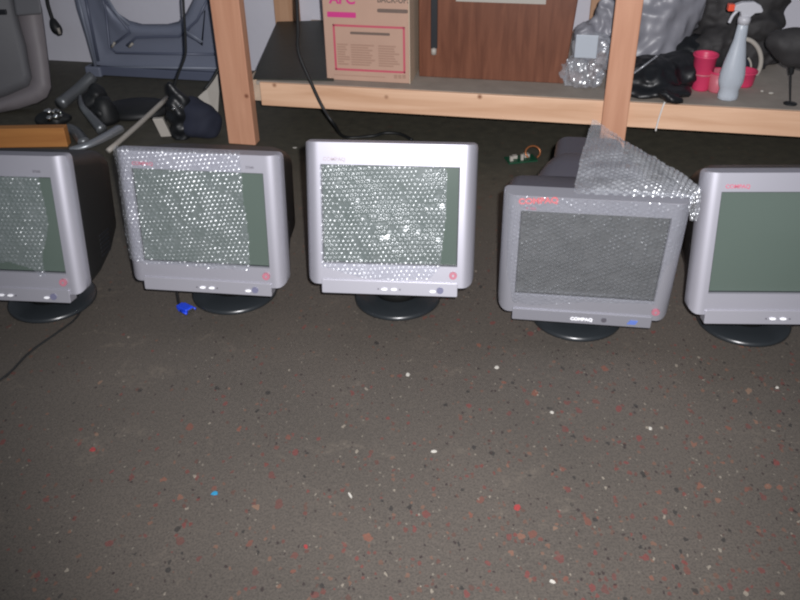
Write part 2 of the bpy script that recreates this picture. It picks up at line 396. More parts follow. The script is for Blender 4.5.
def monitor(num, X, Y, yaw, tilt, rl, label, kind='boxy', glass='crt'):
    root = empty('crt_monitor', (X, Y, 0), label, 'monitor', yaw, 'crt monitors standing in a row on the floor')
    T = Matrix.Translation((0, 0, PIV)) @ Matrix.Rotation(-tilt, 4, 'X') @ Matrix.Translation((0, -DF, 0)) @ Matrix.Rotation(-rl, 4, 'Y')
    dull = kind == 'stepped'; vt = {1: .190, 2: .1825, 3: .1915, 4: .179, 5: .1825}[num]
    SX, SY = (.157, -.127) if kind != 'stepped' else (.1735, -.130)
    bz = link('bezel', bezel_bm(vt), M['silver_dull' if dull else 'silver'], root, M4=T, smooth=True)
    bz.data.set_sharp_from_angle(angle=R(35))
    hs = link('housing', housing_bm(kind, vt-.1825), M['grey_top' if dull else 'black'], root, M4=T, smooth=True); hs.data.set_sharp_from_angle(angle=R(30))
    if not dull:
        for s in (-1, 1):
            bm = bmesh.new()
            for k in range(6):
                z = -.105+k*.011; va, vb = ((.184, .1705) if kind == 'boxy' else (.2025, .1995))
                loft([[(s*(va-.003), .13, z), (s*(va-.003), .13, z+.004), (s*va, .13, z+.004), (s*va, .13, z)], [(s*(vb-.003), .19, z), (s*(vb-.003), .19, z+.004), (s*vb, .19, z+.004), (s*vb, .19, z)]], bm=bm)
            box(bm, s*(vb-.006)-.001, s*(vb-.006)+.001, .14, .185, -.105, -.045)
            link('vent', bm, M['gasket'], root, M4=T)
    # screen, slightly domed
    bm = bmesh.new(); n = 14; g = {}
    for i in range(n+1):
        for j in range(n+1):
            a, b = -1+2*i/n, -1+2*j/n
            g[i, j] = bm.verts.new((a*SU*.99, .011-.006*(1-a*a)*(1-b*b)-.001, (ST+SB)/2+b*(ST-SB)/2*.99))
    for i in range(n):
        for j in range(n): bm.faces.new((g[i, j], g[i+1, j], g[i+1, j+1], g[i, j+1]))
    link('screen', bm, M[glass], root, smooth=True, M4=T)
    # dark seam round the tube
    bm = bmesh.new(); w = .0028
    box(bm, -SU, SU, .0065, .0125, SB, SB+w); box(bm, -SU, SU, .0065, .0125, ST-w, ST); box(bm, -SU, -SU+w, .0065, .0125, SB, ST); box(bm, SU-w, SU, .0065, .0125, SB, ST)
    link('gasket', bm, M['gasket'], root, M4=T)
    pan = link('control_panel', prism(rrect(-PU, PU, VP, -.147, .003, 3), -.004, .03), M['panel_dull' if dull else 'panel'], root, M4=T, bevel=.001)
    pb = lambda u, v, m, nm, pts: link(nm, prism([(u+a, v+b) for a, b in pts], -.0065, -.003), m, root, M4=T)
    disc = lambda ru, rv: [(ru*cos(2*pi*k/20), rv*sin(2*pi*k/20)) for k in range(20)]
    # round service sticker on the lower right corner
    st = link('sticker', prism([(SX+a*.6, SY+b*.6) for a, b in disc(.016, .016)], -.0055, -.0008), M['sticker'], root, M4=T, label='round red sticker on the lower right corner')
    txt = text('✕', .014, M['silver'], st, Matrix.Translation((.1675, -.0057, -.149)) @ Matrix.Rotation(pi/2, 4, 'X'), name='sticker_mark') if False else None
    link('sticker_mark', prism([(SX+a*.2, SY+b*.25) for a, b in disc(.013, .013)], -.0058, -.005), M['panel'], st)
    if not dull:
        for u in (-.012, .012): pb(u, -.167, M['white'], 'panel_button', disc(.0075, .003))
        for u in (-.027, .027): pb(u, -.167, M['darkprint'], 'button_mark', disc(.002, .0015))
        pb(.126, -.166, M['slate'], 'power_button', disc(.0085, .0085))
        pb(.108, -.169, M['white'], 'power_light', disc(.0075, .003))
        text('COMPAQ', .0125, M['redsoft' if num != 3 else 'faintprint'], root, T @ fmat(-.160, .1475), 'brand_lettering', .0004, .0002)
        text('S7500', .008, M['darkprint'], root, T @ fmat(.125, .150), 'model_lettering', .0003) if X < -.3 else None
    else:
        text('COMPAQ', .0125, M['white'], root, T @ fmat(-.026, -.171, -.005), 'panel_lettering', .0005, .0006)
        pb(.055, -.165, M['darkprint'], 'power_button', disc(.0065, .0065))
        pb(.122, -.166, M['blue_st'], 'blue_sticker', [(-.011, -.006), (.009, -.006), (.014, .005), (-.004, .006)])
        text('COMPAQ', .024, M['red'], root, T @ Matrix.Translation((-.172, -.001, .157)) @ Matrix.Rotation(-R(6), 4, 'Y') @ Matrix.Rotation(pi/2, 4, 'X'), 'brand_lettering', .0006, .0009, (.85, .85))
        text('P 700', .010, M['redsoft'], root, T @ fmat(-.155, .143), 'model_lettering', .0003)
    # stand: round foot with a domed top and a short neck up into the housing
    link('stand_foot', lathe([(0, 0), (.112, 0), (.1185, .004), (.119, .010), (.113, .0155), (.085, .021), (.05, .027), (0, .029)], 56), M['base'], root, smooth=True)
    top = .276-.13
    link('stand_neck', lathe([(0, .026), (.062, .026), (.068, .05), (.085, .09), (.10, top-.01), (0, top+.01)], 40), M['black'], root, smooth=True)
    root['_T'] = 0
    del root['_T']
    return root, local_of(root) @ T
mons = {}
P = [
 (1, -.969, 2.0105, -.1215, .1806, .0053, 'leftmost silver crt monitor, cut off by the frame, bubble wrap ending in a ragged corner', 'deep'),
 (2, -.4636, 2.0332, -.1482, .1383, .0014, 'silver crt monitor with a blue video plug lying by its foot, second from the left', 'boxy'),
 (3, -.006, 1.9883, -.0984, .2522, -.0028, 'brightest silver crt monitor tilted furthest back, middle of the row of five', 'boxy'),
 (4, .468, 1.8767, -.1524, -.1159, -.0056, 'duller silver crt monitor leaning forward, grey stepped back, bubble wrap flap over its top', 'stepped'),
 (5, .8979, 1.8387, -.0692, .1735, .0113, 'silver crt monitor with bare green-grey screen and no bubble wrap, rightmost of the row', 'boxy'),
]
for k, X, Y, yaw, tilt, rl, lab, kind in P:
    mons[k] = monitor(k, X, Y, yaw, tilt, rl, lab, kind, 'crt' if k != 4 else 'crt_grey')

# ------------------------------------------------------------------ bubble wrap
def pip(x, y, poly):
    c = False; n = len(poly)
    for i in range(n):
        (x1, y1), (x2, y2) = poly[i], poly[i-1]
        if (y1 > y) != (y2 > y) and x < (x2-x1)*(y-y1)/(y2-y1)+x1: c = not c
    return c
def bubbles(poly, fn, pitch=.0118, rb=.0050, hgt=.0034, step=.0021, rot=.15, seed=1, flat=.12, bm=None):
    """sheet with rows of air bubbles; fn(s,t,h)->point with h the height over the sheet"""
    bm = bm or bmesh.new()
    xs = [p[0] for p in poly]; ys = [p[1] for p in poly]
    x0, x1, y0, y1 = min(xs), max(xs), min(ys), max(ys)
    nx, ny = int((x1-x0)/step)+1, int((y1-y0)/step)+1
    rowh = pitch*.866; cr, sr = cos(rot), sin(rot); g = {}
    rnd = {}
    def h(s, t):
        a, b = s*cr+t*sr, -s*sr+t*cr; best = 9; key = None
        r0 = math.floor(b/rowh)
        for r in (r0, r0+1):
            off = pitch/2 if r % 2 else 0
            q = round((a-off)/pitch); d = sqrt((a-off-q*pitch)**2+(b-r*rowh)**2)
            if d < best: best = d; key = (q, r)
        if key not in rnd: 
            random.seed(hash((key[0], key[1], seed))); rnd[key] = 0.12 if random.random() < flat else random.uniform(.7, 1.1)
        return hgt*rnd[key]*sqrt(max(0, 1-(best/rb)**2))
    def gv(i, j):
        if (i, j) not in g:
            s, t = x0+i*step, y0+j*step; g[i, j] = bm.verts.new(fn(s, t, h(s, t)))
        return g[i, j]
    for i in range(nx):
        for j in range(ny):
            if pip(x0+(i+.5)*step, y0+(j+.5)*step, poly): bm.faces.new((gv(i, j), gv(i+1, j), gv(i+1, j+1), gv(i, j+1)))
    return bm
def face_fn(T, amp=.006, seed=0., fold=None, lift=.004):
    def fn(u, v, h):
        w = amp*(noise.noise(Vector((u*9+seed, v*9, seed)))+.5*noise.noise(Vector((u*25, v*22+seed, 3))))
        d = lift+amp*.8+w+h
        base = recess(max(-W, min(W, u))) if abs(u) < W else recess(W)+(abs(u)-W)*1.5
        if v > VT+.002:       # folded back over the top edge
            k = v-VT-.002; return T @ Vector((u, -d*.4+k-.002+base, VT+.004+h+w*.3+.003-k*.15))
        return T @ Vector((u, -d+base*.7, v))
    return fn
wraps = 'bubble wrap sheets on the monitors'
sheets = {
 1: ([(-.26, .143), (.012, .139), (.145, .146), (.148, .03), (.135, -.01), (.118, -.05), (.115, -.085), (.122, -.107), (.106, -.112), (.085, -.09), (.03, -.076), (-.05, -.083), (-.2, -.07)], 'bubble', 'clear bubble wrap with a ragged pointed corner over the leftmost monitor screen'),
 2: ([(-.203, .196), (.115, .197), (.117, .06), (.122, -.02), (.120, -.108), (.02, -.111), (-.06, -.106), (-.15, -.111), (-.199, -.10), (-.203, -.02)], 'bubble', 'bubble wrap folded over the top of the second monitor from the left'),
 3: ([(-.166, .141), (-.05, .139), (.125, .142), (.136, .13), (.137, .03), (.130, -.05), (.125, -.104), (.10, -.135), (.02, -.143), (-.07, -.135), (-.165, -.112)], 'bubble', 'brightly glinting bubble wrap over the screen of the middle monitor'),
}
for k, (poly, mname, lab) in sheets.items():
    bm = bubbles(poly, face_fn(mons[k][1], (.006, .007, .009)[k-1], seed=k*3.3), rot=.12 if k == 2 else .02*k, seed=k)
    o = link('bubble_wrap', bm, M[mname], smooth=True); tag(o, lab, 'bubble wrap', wraps)
# monitor 4: sheet over the face, folded back over the top and out to the right
T4 = mons[4][1]
bm = bubbles([(-.197, .181), (.196, .181), (.200, .06), (.172, .0), (.166, -.105), (.0, -.112), (-.12, -.130), (-.17, -.125), (-.19, -.02)], face_fn(T4, .003, seed=5.5, lift=.002), seed=4, rot=.5, pitch=.0115, hgt=.0026, flat=.25)
o4 = link('bubble_wrap', bm, M['bubble_d'], smooth=True)
tag(o4, 'bubble wrap draped over the dull monitor leaning forward, its loose flap standing up behind', 'bubble wrap', wraps)
# flap: bilinear patch (its corners measured in the photo, at real distances)
A = T4 @ Vector((-.055, .000, VT+.008)); Bc = T4 @ Vector((.205, .012, VT+.004))
Cc = at(703, 187, Y=1.78); Dc = at(592, 121, Y=2.10)
def flap(s, t, h):
    # s 0..1 left->right, t 0..1 front->back
    s_, t_ = s/.26, t/.26
    p = (A*(1-s_)+Bc*s_)*(1-t_)+(Dc*(1-s_)+Cc*s_)*t_
    hump = .035*sin(pi*min(1, max(0, s_*1.1)))*sin(pi*min(1, max(0, t_)))
    q = noise.noise(Vector((s_*3, t_*3, 2.2)))*.012+noise.noise(Vector((s_*8, t_*8, 7)))*.006
    n = Vector((0, -.35, .93))
    return p+n*(h+hump+(q if t_ > .05 else 0))
bm = bubbles([(0, 0), (.26, 0), (.262, .10), (.258, .252), (.19, .265), (.12, .262), (.055, .270), (.0, .262), (-.004, .12)], flap, pitch=.0118, rb=.0052, step=.0020, seed=9, rot=pi/2, flat=.05)
fl = link('loose_flap', bm, M['bubble_t'], o4, smooth=True)
# tail of the flap hanging towards the right monitor
E0 = at(690, 196, Y=1.655); E1 = at(701, 190, Y=1.665); E2 = at(688, 222, Y=1.655); E3 = at(699, 219, Y=1.665)
def tail(s, t, h):
    s_, t_ = s/.04, t/.07
    p = (E0*(1-s_)+E1*s_)*(1-t_)+(E2*(1-s_)+E3*s_)*t_
    return p+Vector((0, -1, .2))*(h+.004*noise.noise(Vector((s_*4, t_*4, 1))))
fl2 = link('hanging_tail', bubbles([(0, 0), (.04, 0), (.042, .05), (.03, .072), (.008, .068), (-.003, .03)], tail, seed=12, step=.002), M['bubble_t'], o4, smooth=True)

# ------------------------------------------------------------------ timber shelf
t = empty('timber_shelf', sh(0, 0), 'low pale pine timber shelf frame against the white wall behind the monitors', 'shelf', YAW)
def wf(a, b, z=0.): return (a, -b, z)     # local coordinates in the shelf frame
RAILB = .865
link('front_rail', B(.02, 2.6, -RAILB, -RAILB+.045, SZ-.088, SZ), M['pine'], t, bevel=.003)
link('back_rail', B(-.02, 2.6, -.047, -.002, SZ-.09, SZ-.002), M['pine'], t, bevel=.003)
link('side_rail', B(-.040, .004, -RAILB+.045, -.002, SZ-.088, SZ+.002), M['pine_side'], t, bevel=.003)
link('shelf_board', B(.004, 2.6, -RAILB+.012, -.05, SZ-.012, SZ+.0015), M['board'], t)
def post(pxl, pyl, pxr, b0, b1, name, m, foot_px=None, z1=1.6, lean=0., z0=0.):
    a0, _, _ = ab(atw(pxl, pyl, b0)); a1, _, _ = ab(atw(pxr, pyl, b0))
    bm = bmesh.new(); 
    vs = box(bm, a0, a1, -b0, -b1, z0, z1)
    for v in vs: v.co.x += (v.co.z-.3)*lean
    return link(name, bm, m, t, bevel=.004)
pl = post(216, 50, 244.5, RAILB+.005, RAILB-.045, 'post', M['pine_post'], lean=0.0)
pr = post(606.5, 80, 633, RAILB+.042, RAILB+.001, 'post', M['pine_post'])
post(274, 10, 297, .05, .005, 'post', M['pine_back'])
post(590, 10, 611, .05, .005, 'post', M['pine_back'])

# ------------------------------------------------------------------ things on the shelf
def wempty(name, px, py, label, cat, z=SZ, rz=YAW):
    return empty(name, at(px, py, z=z), label, cat, rz)
# black sheet
o = bmesh.new()
c4 = [at(253, 79.5, z=SZ+.004), at(334, 81, z=SZ+.004), at(334, 21, z=SZ+.004), at(277, 22.5, z=SZ+.004)]
loft([[tuple(p) for p in c4], [tuple(p+Vector((0, 0, .004))) for p in c4]], bm=o)
tag(link('black_sheet', o, M['sheet']), 'black scuffed flat sheet lying on the shelf beside the cardboard box', 'sheet')
# cardboard box
A0 = ab(at(327, 79.5, z=SZ+.002)); A1 = ab(at(411, 81, z=SZ+.002))
bw = A1[0]-A0[0]; bb = A0[1]
cb = empty('cardboard_box', sh(A0[0], bb, SZ+.002), 'tan cardboard box with magenta print and a pink framed panel on the shelf', 'box', YAW)
bh = .36
link('carton', B(0, bw, 0, .22, 0, bh), M['card'], cb, bevel=.003)
link('carton_edge', B(bw+.0005, bw+.004, -.002, .2, 0, bh), M['cardlite'], cb)
def bx(px, py): # photo point -> box-front local coordinates
    a, b, z = ab(atw(px, py, bb)); return a-A0[0], z-SZ-.002
def pbox(px0, py0, px1, py1, m, nm, d=.001, r=0):
    x0, z1 = bx(px0, py0); x1, z0 = bx(px1, py1)
    bm = prism(rrect(x0, x1, z0, z1, min(r or .0005, (z1-z0)*.45), 4), -d, .0002); return link(nm, bm, m, cb)
pbox(327, 11.5, 356, 18, M['magenta'], 'magenta_bar', r=.003)
x, z = bx(329.5, 3); text('APC', .050, M['magenta'], cb, Matrix.Translation((x, -.0008, z)) @ Matrix.Rotation(pi/2, 4, 'X'), 'carton_lettering', .0005, .0015)
x, z = bx(377, 2.2); text('BACK-UPS', .030, M['greyprint'], cb, Matrix.Translation((x, -.0008, z)) @ Matrix.Rotation(pi/2, 4, 'X'), 'carton_lettering', .0005, .0006, (.86, 1))
pbox(377, 8.5, 408, 13.5, M['greyprint'], 'dark_label', r=.006)
bm = bmesh.new(); x0, z1 = bx(332.5, 24); x1, z0 = bx(405.5, 73.5); w = .0075
for q in ((x0, x1, z1-w, z1), (x0, x1, z0, z0+w), (x0, x0+w, z0, z1), (x1-w, x1, z0, z1)): box(bm, q[0], q[1], -.001, .0002, q[2], q[3])
link('pink_frame', bm, M['pinkline'], cb)
pbox(350, 31.5, 390, 35.8, M['greyprint'], 'grey_pill_label', r=.008)
bm = bmesh.new(); random.seed(3)
x0, z1 = bx(337, 43); x1, z0 = bx(400, 68)
for col in ((0, .2), (.22, .62), (.66, 1.)):
    for k in range(9):
        zz = z1-(z1-z0)*(k+.2)/9; e = col[1]-random.uniform(0, .12)
        box(bm, x0+(x1-x0)*col[0], x0+(x1-x0)*e, -.001, .0002, zz-.005, zz)
link('small_print', bm, M['tanprint'], cb)
bm = bmesh.new(); x0, z1 = bx(334, 75); x1, z0 = bx(385, 77); box(bm, x0, x1, -.001, .0002, z0, z1)
for k in range(3): xa, za = bx(394+k*4.2, 74.8); box(bm, xa, xa+.012, -.001, .0002, za-.014, za)
link('bottom_print', bm, M['tanprint'], cb)
# brown veneered cabinet
bb2 = ab(at(430, 77, z=SZ+.002))[1]; 
cab = empty('wooden_cabinet', sh(ab(atw(419, 76, bb2))[0], bb2, SZ+.002), 'dark brown wood veneer cabinet with a black slot, on the shelf right of the carton', 'cabinet', YAW)
def lx(px, py, e, b):
    a, _, z = ab(atw(px, py, b)); o = ab(Vector(e.location)); return a-o[0], z-o[2]
xr = lx(564, 79, cab, bb2)[0]; xt = lx(578, 0, cab, bb2)
sl = (xt[0]-xr)/xt[1]
hh = .42
link('carcass', prism([(0, 0), (xr, 0), (xr+sl*hh, hh), (0, hh)], 0, .16), M['veneer'], cab, bevel=.003)
q0 = lx(431.5, 48, cab, bb2); q1 = lx(435.5, -10, cab, bb2)
sl_ = link('slot', B(q0[0]-.002, q0[0]+.022, -.006, .001, q0[1], hh-.01), M['gasket'], cab, bevel=.002)
link('slot_end', lathe([(0, 0), (.010, 0), (.010, .02), (0, .024)], 16, off=(q0[0]+.010, -.008, q0[1]-.02)), M['cream'], cab, smooth=True)
# pale strip near the top edge of frame
q = lx(456, 1.2, cab, bb2); q2 = lx(546, 1.2, cab, bb2)
link('pale_label', B(q[0], q2[0], -.002, .001, q[1], q[1]+.05), M['cream'], cab)

# crumpled clear bag between cabinet and post
g = at(585, 90, z=SZ+.002); bg = empty('clear_plastic_bag', g, 'crumpled clear plastic bag with a white label leaning by the right shelf post', 'bag', YAW)
def loc_in(e, px, py, Y): return rel(e, at(px, py, Y=Y))
blob([(loc_in(bg, 582, 74, g.y+.05), (.072, .05, .062), 0), (loc_in(bg, 592, 52, g.y+.08), (.065, .045, .07), 0)], 'film_body', M['clearbag'], bg, .006, .03, 26, True, False)
blob([(loc_in(bg, 597, 66, g.y+.10), (.035, .03, .055), .2), (loc_in(bg, 573, 78, g.y+.10), (.04, .03, .03), .2)], 'contents', M['bagpart'], bg, .006, .012, 30)
lb = bmesh.new(); c0 = loc_in(bg, 587, 45, g.y+.02)
box(lb, c0.x-.040, c0.x+.036, c0.y-.004, c0.y, c0.z-.045, c0.z+.035)
link('paper_label', lb, M['bottle'], bg, bevel=.002)
blob([(loc_in(bg, 600, 30, g.y+.14), (.06, .03, .05), -.3), (loc_in(bg, 585, 34, g.y+.12), (.035, .03, .04), 0), (loc_in(bg, 608, 14, g.y+.14), (.04, .03, .06), -.4), (loc_in(bg, 596, 48, g.y+.12), (.06, .03, .06), 0)], 'film_neck', M['bag_g'], bg, .006, .012, 26, True)

# grey film bundle and the black bag
g = at(665, 70, z=SZ+.002); gb = empty('grey_plastic_bundle', sh(ab(g)[0], .40, SZ), 'tall bundle wrapped in crinkled grey plastic film, behind the black bag', 'bundle', YAW)
def gl(px, py, b): return rel(gb, atw(px, py, b))
blob([(gl(652, 22, .38)+Vector((0, 0, .0)), (.15, .14, .22), 0), (gl(672, 2, .34), (.135, .13, .20), .1), (gl(650, 50, .42), (.11, .13, .12), 0)], 'film_wrapping', M['bag_g'], gb, .008, .016, 15, True, seed=4)
bk = empty('black_bag', at(662, 96, z=SZ+.002), 'slack shiny black plastic bag slumped on the shelf right of the post', 'bag', YAW)
def bl(px, py, b): return rel(bk, atw(px, py, b))
blob([(bl(650, 78, .70), (.11, .11, .075), .0), (bl(672, 72, .62), (.13, .12, .06), -.25), (bl(655, 92, .80), (.13, .05, .022), -.05), (bl(668, 97, .86), (.05, .022, .016), .3), (bl(640, 80, .72), (.09, .08, .07), 0), (bl(688, 56, .45), (.10, .08, .075), -.3), (bl(690, 44, .36), (.08, .06, .06), -.3)], 'bag_film', M['bag_b'], bk, .007, .011, 20, True, seed=2)
bm = tube([bl(634, 73, .80), bl(645, 65, .80), (bl(657, 56, .76))], .006, 8, flat=.5)
link('glossy_fold', bm, M['clearbag'], bk, smooth=True)

# pink cup
g = at(700, 89, z=SZ+.0015); cup = empty('pink_cup', g, 'bright pink plastic beaker left of the spray bottle', 'cup'); cup.scale = (.82, .82, .92)
link('cup_body', lathe([(0, 0), (.034, 0), (.037, .006), (.047, .125), (.052, .128), (.053, .136), (.048, .136), (.045, .125), (.034, .008), (0, .008)], 36), M['pink'], cup, smooth=True)
link('cup_band', lathe([(.0425, .060), (.0455, .060), (.0465, .066), (.0435, .066)], 36), M['pink2'], cup, smooth=True)
# pale pink tub in front of the bottle's foot
g = at(718.5, 90, z=SZ+.0015)
tub = empty('pink_tub', at(742, 85, z=SZ+.0015), 'open pink plastic tub right behind the spray bottle', 'tub'); tub.scale = (.66, .66, .85)
link('tub_body', lathe([(0, 0), (.050, 0), (.055, .008), (.062, .055), (.068, .057), (.068, .063), (.060, .063), (.05, .01), (0, .010)], 36), M['pink'], tub, smooth=True)
sm = empty('pink_glass', at(716, 91, z=SZ+.0015), 'small pale pink translucent beaker between the pink cup and the spray bottle', 'cup')
link('glass_body', lathe([(0, 0), (.027, 0), (.030, .006), (.034, .07), (.031, .07), (.026, .008), (0, .008)], 32), M['pink2'], sm, smooth=True)
link('glass_rim', lathe([(.034, .066), (.037, .068), (.037, .073), (.033, .073)], 32), M['pink'], sm, smooth=True)
# spray bottle
g = at(727, 99, z=SZ+.0015); sb = empty('spray_bottle', g, 'translucent pale blue spray bottle with an orange-red nozzle on the shelf', 'bottle', R(-4)); sb.scale = (.92, .92, .90); sb.rotation_euler = (0, R(1.0), R(-4))
link('bottle_body', lathe([(0, 0), (.032, 0), (.037, .005), (.037, .02), (.035, .04), (.041, .055), (.045, .07), (.045, .10), (.039, .14), (.029, .19), (.022, .225), (.020, .26), (.018, .285), (.015, .287), (0, .287)], 36, sy=.75), M['bottle'], sb, smooth=True)
link('collar', lathe([(0, .282), (.021, .282), (.022, .300), (.017, .312), (0, .312)], 24), M['trigger'], sb, smooth=True)
hd = prism([(-.045, .330), (-.044, .350), (-.02, .360), (.02, .362), (.044, .350), (.056, .332), (.052, .324), (.03, .322), (.015, .306), (-.015, .306), (-.02, .326)], -.013, .013)
link('spray_head', hd, M['trigger'], sb, bevel=.004)
link('trigger', tube([(-.03, 0, .328), (-.043, 0, .31), (-.05, 0, .285)], .006, 8, flat=1.), M['trigger'], sb, smooth=True)
link('nozzle', B(-.066, -.044, -.012, .012, .328, .352), M['orange'], sb, bevel=.003, label='orange-red square nozzle')

# bulky black padded bundle
pb_ = empty('black_padded_bundle', sh(ab(at(748, 74, z=SZ))[0], .38, SZ), 'bulky dark padded bundle of rolled lobes behind the spray bottle', 'bundle', YAW)
def plc(px, py, b): return rel(pb_, atw(px, py, b))
blob([(plc(730, -6, .34), (.14, .10, .09), .1), (plc(757, -4, .32), (.12, .10, .09), -.1), (plc(752, 24, .36), (.115, .10, .065), -.12), (plc(720, 14, .36), (.08, .09, .10), .3),
      (plc(712, 40, .42), (.115, .09, .06), -.3), (plc(700, 58, .46), (.10, .09, .06), -.2), (plc(748, 50, .36), (.075, .09, .11), .1), (plc(765, 52, .34), (.06, .07, .05), .4), (plc(738, 66, .40), (.10, .09, .055), 0)], 'padded_body', M['fabric_b'], pb_, .008, .014, 20, True, seed=6)
ring = []
for k in range(13):
    a = R(-60+k*(165/12)); p = plc(744+17*cos(a), 60-21*sin(a), .50); ring.append(p)
link('cream_hose', tube(ring, .0085, 10), M['cream'], pb_, smooth=True)
link('blue_lining', lathe([(0, 0), (.03, .004), (.04, .02), (.03, .036), (0, .04)], 24, off=tuple(plc(741, 62, .47)-Vector((0, 0, .02)))), M['navy'], pb_, smooth=True)
ring = [plc(740+11*cos(a), 66-12*sin(a), .52) for a in [R(-110+k*22) for k in range(8)]]
link('white_loop', tube(ring, .004, 8), M['cream'], pb_, smooth=True)
# black lamp-like gadget with thin stem
g = at(790, 104, z=SZ+.0015); lp = empty('desk_lamp', g, 'black drooping lamp head on a thin stem at the right end of the shelf', 'lamp', YAW)
gb_ = ab(g)[1]
def ll(px, py): return rel(lp, atw(px, py, gb_))
link('stem', tube([ll(790, 104), ll(790.5, 85), ll(791, 68)], .0032, 8), M['rubber'], lp, smooth=True)
link('foot', lathe([(0, 0), (.022, 0), (.022, .003), (0, .006)], 24), M['rubber'], lp, smooth=True)
link('joint', tube([ll(791, 74), ll(791.5, 66), ll(791, 58)], .012, 10, rfn=lambda t_: .008+.008*t_), M['rubber'], lp, smooth=True)
blob([(ll(797, 47), (.085, .05, .06), .25), (ll(783, 42), (.05, .04, .038), .1), (ll(815, 50), (.09, .05, .07), .2)], 'lamp_head', M['fabric_b'], lp, .006, .010, 20, seed=3)
# cable tie over the rail
p0 = atw(663, 104, RAILB+.002)
tie = tube([atw(666, 101, RAILB-.01)+Vector((0, 0, .004)), atw(663.5, 105, RAILB+.004), atw(659, 118, RAILB+.004), atw(655.5, 131, RAILB+.006)], .0032, 6, flat=.5)
tag(link('cable_tie', tie, M['tie'], smooth=True), 'thin white cable tie hanging over the front rail of the shelf', 'cable tie')
for i, (px, py) in enumerate(((771, 93), (762, 91))):
    bm = bmesh.new(); bmesh.ops.create_icosphere(bm, subdivisions=2, radius=1, matrix=Matrix.Translation(at(px, py, z=SZ+.0055)) @ Matrix.Diagonal((.010-.004*i, .006, .004, 1)))
    tag(link('plastic_scrap', bm, M['chip_w'], smooth=True), ['tiny bright white scrap on the shelf right of the pink tub', 'tinier dull scrap beside the bright one on the shelf'][i], 'scrap')

# ------------------------------------------------------------------ left background
# blue-grey vehicle door panel with a big opening, leaning by the wall
DB = .16
dp = empty('metal_door_panel', sh(ab(atw(150, 74, DB))[0], DB, 0), 'blue-grey pressed metal door panel with a large rounded opening, against the wall', 'door panel', YAW)
def dl(px, py, b=DB): 
    p = rel(dp, atw(px, py, b)); return p
zb = dl(150, 74).z
def d2(px, py): p = dl(px, py); return (p.x, p.z)
opening = [(106, -60), (104, -14), (108, 6), (116, 15), (127, 22), (140, 25.5), (165, 25.5), (176, 23), (184, 14), (190, 2), (194, -14), (196, -60)]
def panel(bm, pts_outer, pts_inner, y):
    pass
bm = bmesh.new()
# build plate as strips between matching outer/inner polylines (left, bottom, right)
outer = [(60, -60), (70, -14), (75, 8), (84, 38), (93, 73), (120, 73.6), (160, 74), (190, 74), (232, 74.5), (236, 40), (238, 10), (240, -14), (242, -60)]
inner = [(106, -60), (104, -14), (108, 6), (116, 15), (127, 22), (140, 25.5), (152, 25.5), (165, 25.5), (176, 23), (184, 14), (190, 2), (194, -14), (196, -60)]
fr, bk_ = [], []
for (a, b_), (c, d) in zip(outer, inner):
    o2, i2 = d2(a, b_), d2(c, d)
    row = []
    N_ = 12
    for k in range(N_+1):
        s = k/N_; x = o2[0]*(1-s)+i2[0]*s; z = o2[1]*(1-s)+i2[1]*s
        # pressed profile: raised outer rim, recessed field, raised lip round the opening
        if s < .01: y = .02
        elif s < .10: y = -.010
        elif s < .2: y = -.010
        elif s < .32: y = -.004
        elif s < .40: y = .006
        elif s < .72: y = .008
        elif s < .8: y = .004
        elif s < .95: y = -.004
        else: y = .025
        row.append(bm.verts.new((x, y, z)))
    fr.append(row)
for A_, B_ in zip(fr, fr[1:]):
    for k in range(len(A_)-1): bm.faces.new((A_[k], A_[k+1], B_[k+1], B_[k]))
pn = link('pressed_panel', bm, M['bluegrey'], dp, smooth=True)
so = pn.modifiers.new('solid', 'SOLIDIFY'); so.thickness = .004; so.offset = -1
zmin = d2(160, 74)[1]
# lower sill that carries the panel to the floor
a0, a1 = d2(96, 74)[0], d2(232, 74)[0]
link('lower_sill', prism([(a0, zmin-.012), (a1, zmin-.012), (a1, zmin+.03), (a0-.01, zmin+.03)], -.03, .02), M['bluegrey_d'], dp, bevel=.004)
def rib(pts, m, rr=.005, nm='pressed_rib', dy=-.012):  # dark and light ribs paint shade and highlight along the pressed lines
    link(nm, tube([dl(*p)+Vector((0, dy, 0)) for p in pts], rr, 8, n=1), M[m], dp, smooth=True)
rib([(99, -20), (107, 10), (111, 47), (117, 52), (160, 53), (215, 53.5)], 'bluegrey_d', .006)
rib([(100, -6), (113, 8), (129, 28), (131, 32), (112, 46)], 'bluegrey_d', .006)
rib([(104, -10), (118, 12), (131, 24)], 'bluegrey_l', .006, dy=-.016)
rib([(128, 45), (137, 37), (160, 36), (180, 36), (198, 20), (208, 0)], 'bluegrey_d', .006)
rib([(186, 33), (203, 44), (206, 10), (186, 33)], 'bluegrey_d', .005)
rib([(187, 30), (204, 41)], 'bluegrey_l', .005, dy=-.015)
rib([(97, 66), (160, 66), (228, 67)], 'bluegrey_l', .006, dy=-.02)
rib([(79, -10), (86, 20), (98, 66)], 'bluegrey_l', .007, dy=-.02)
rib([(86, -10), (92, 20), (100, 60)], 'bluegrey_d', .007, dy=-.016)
bm = bmesh.new(); tube([dl(92, 45)+Vector((0, -.014, 0)), dl(94, 52)+Vector((0, -.014, 0))], .004, 8, bm, n=1)
link('pressed_rib', bm, M['bluegrey'], dp, smooth=True)
for (a, b_, c, d) in ((114, 46, 117, 41), (131, 46, 135, 42)):
    link('highlight_bar', tube([dl(a, b_)+Vector((0, -.02, 0)), dl(c, d)+Vector((0, -.022, 0))], .006, 8, n=1), M['cream'], dp, smooth=True)  # pale bars painting highlights on the panel, no separate parts
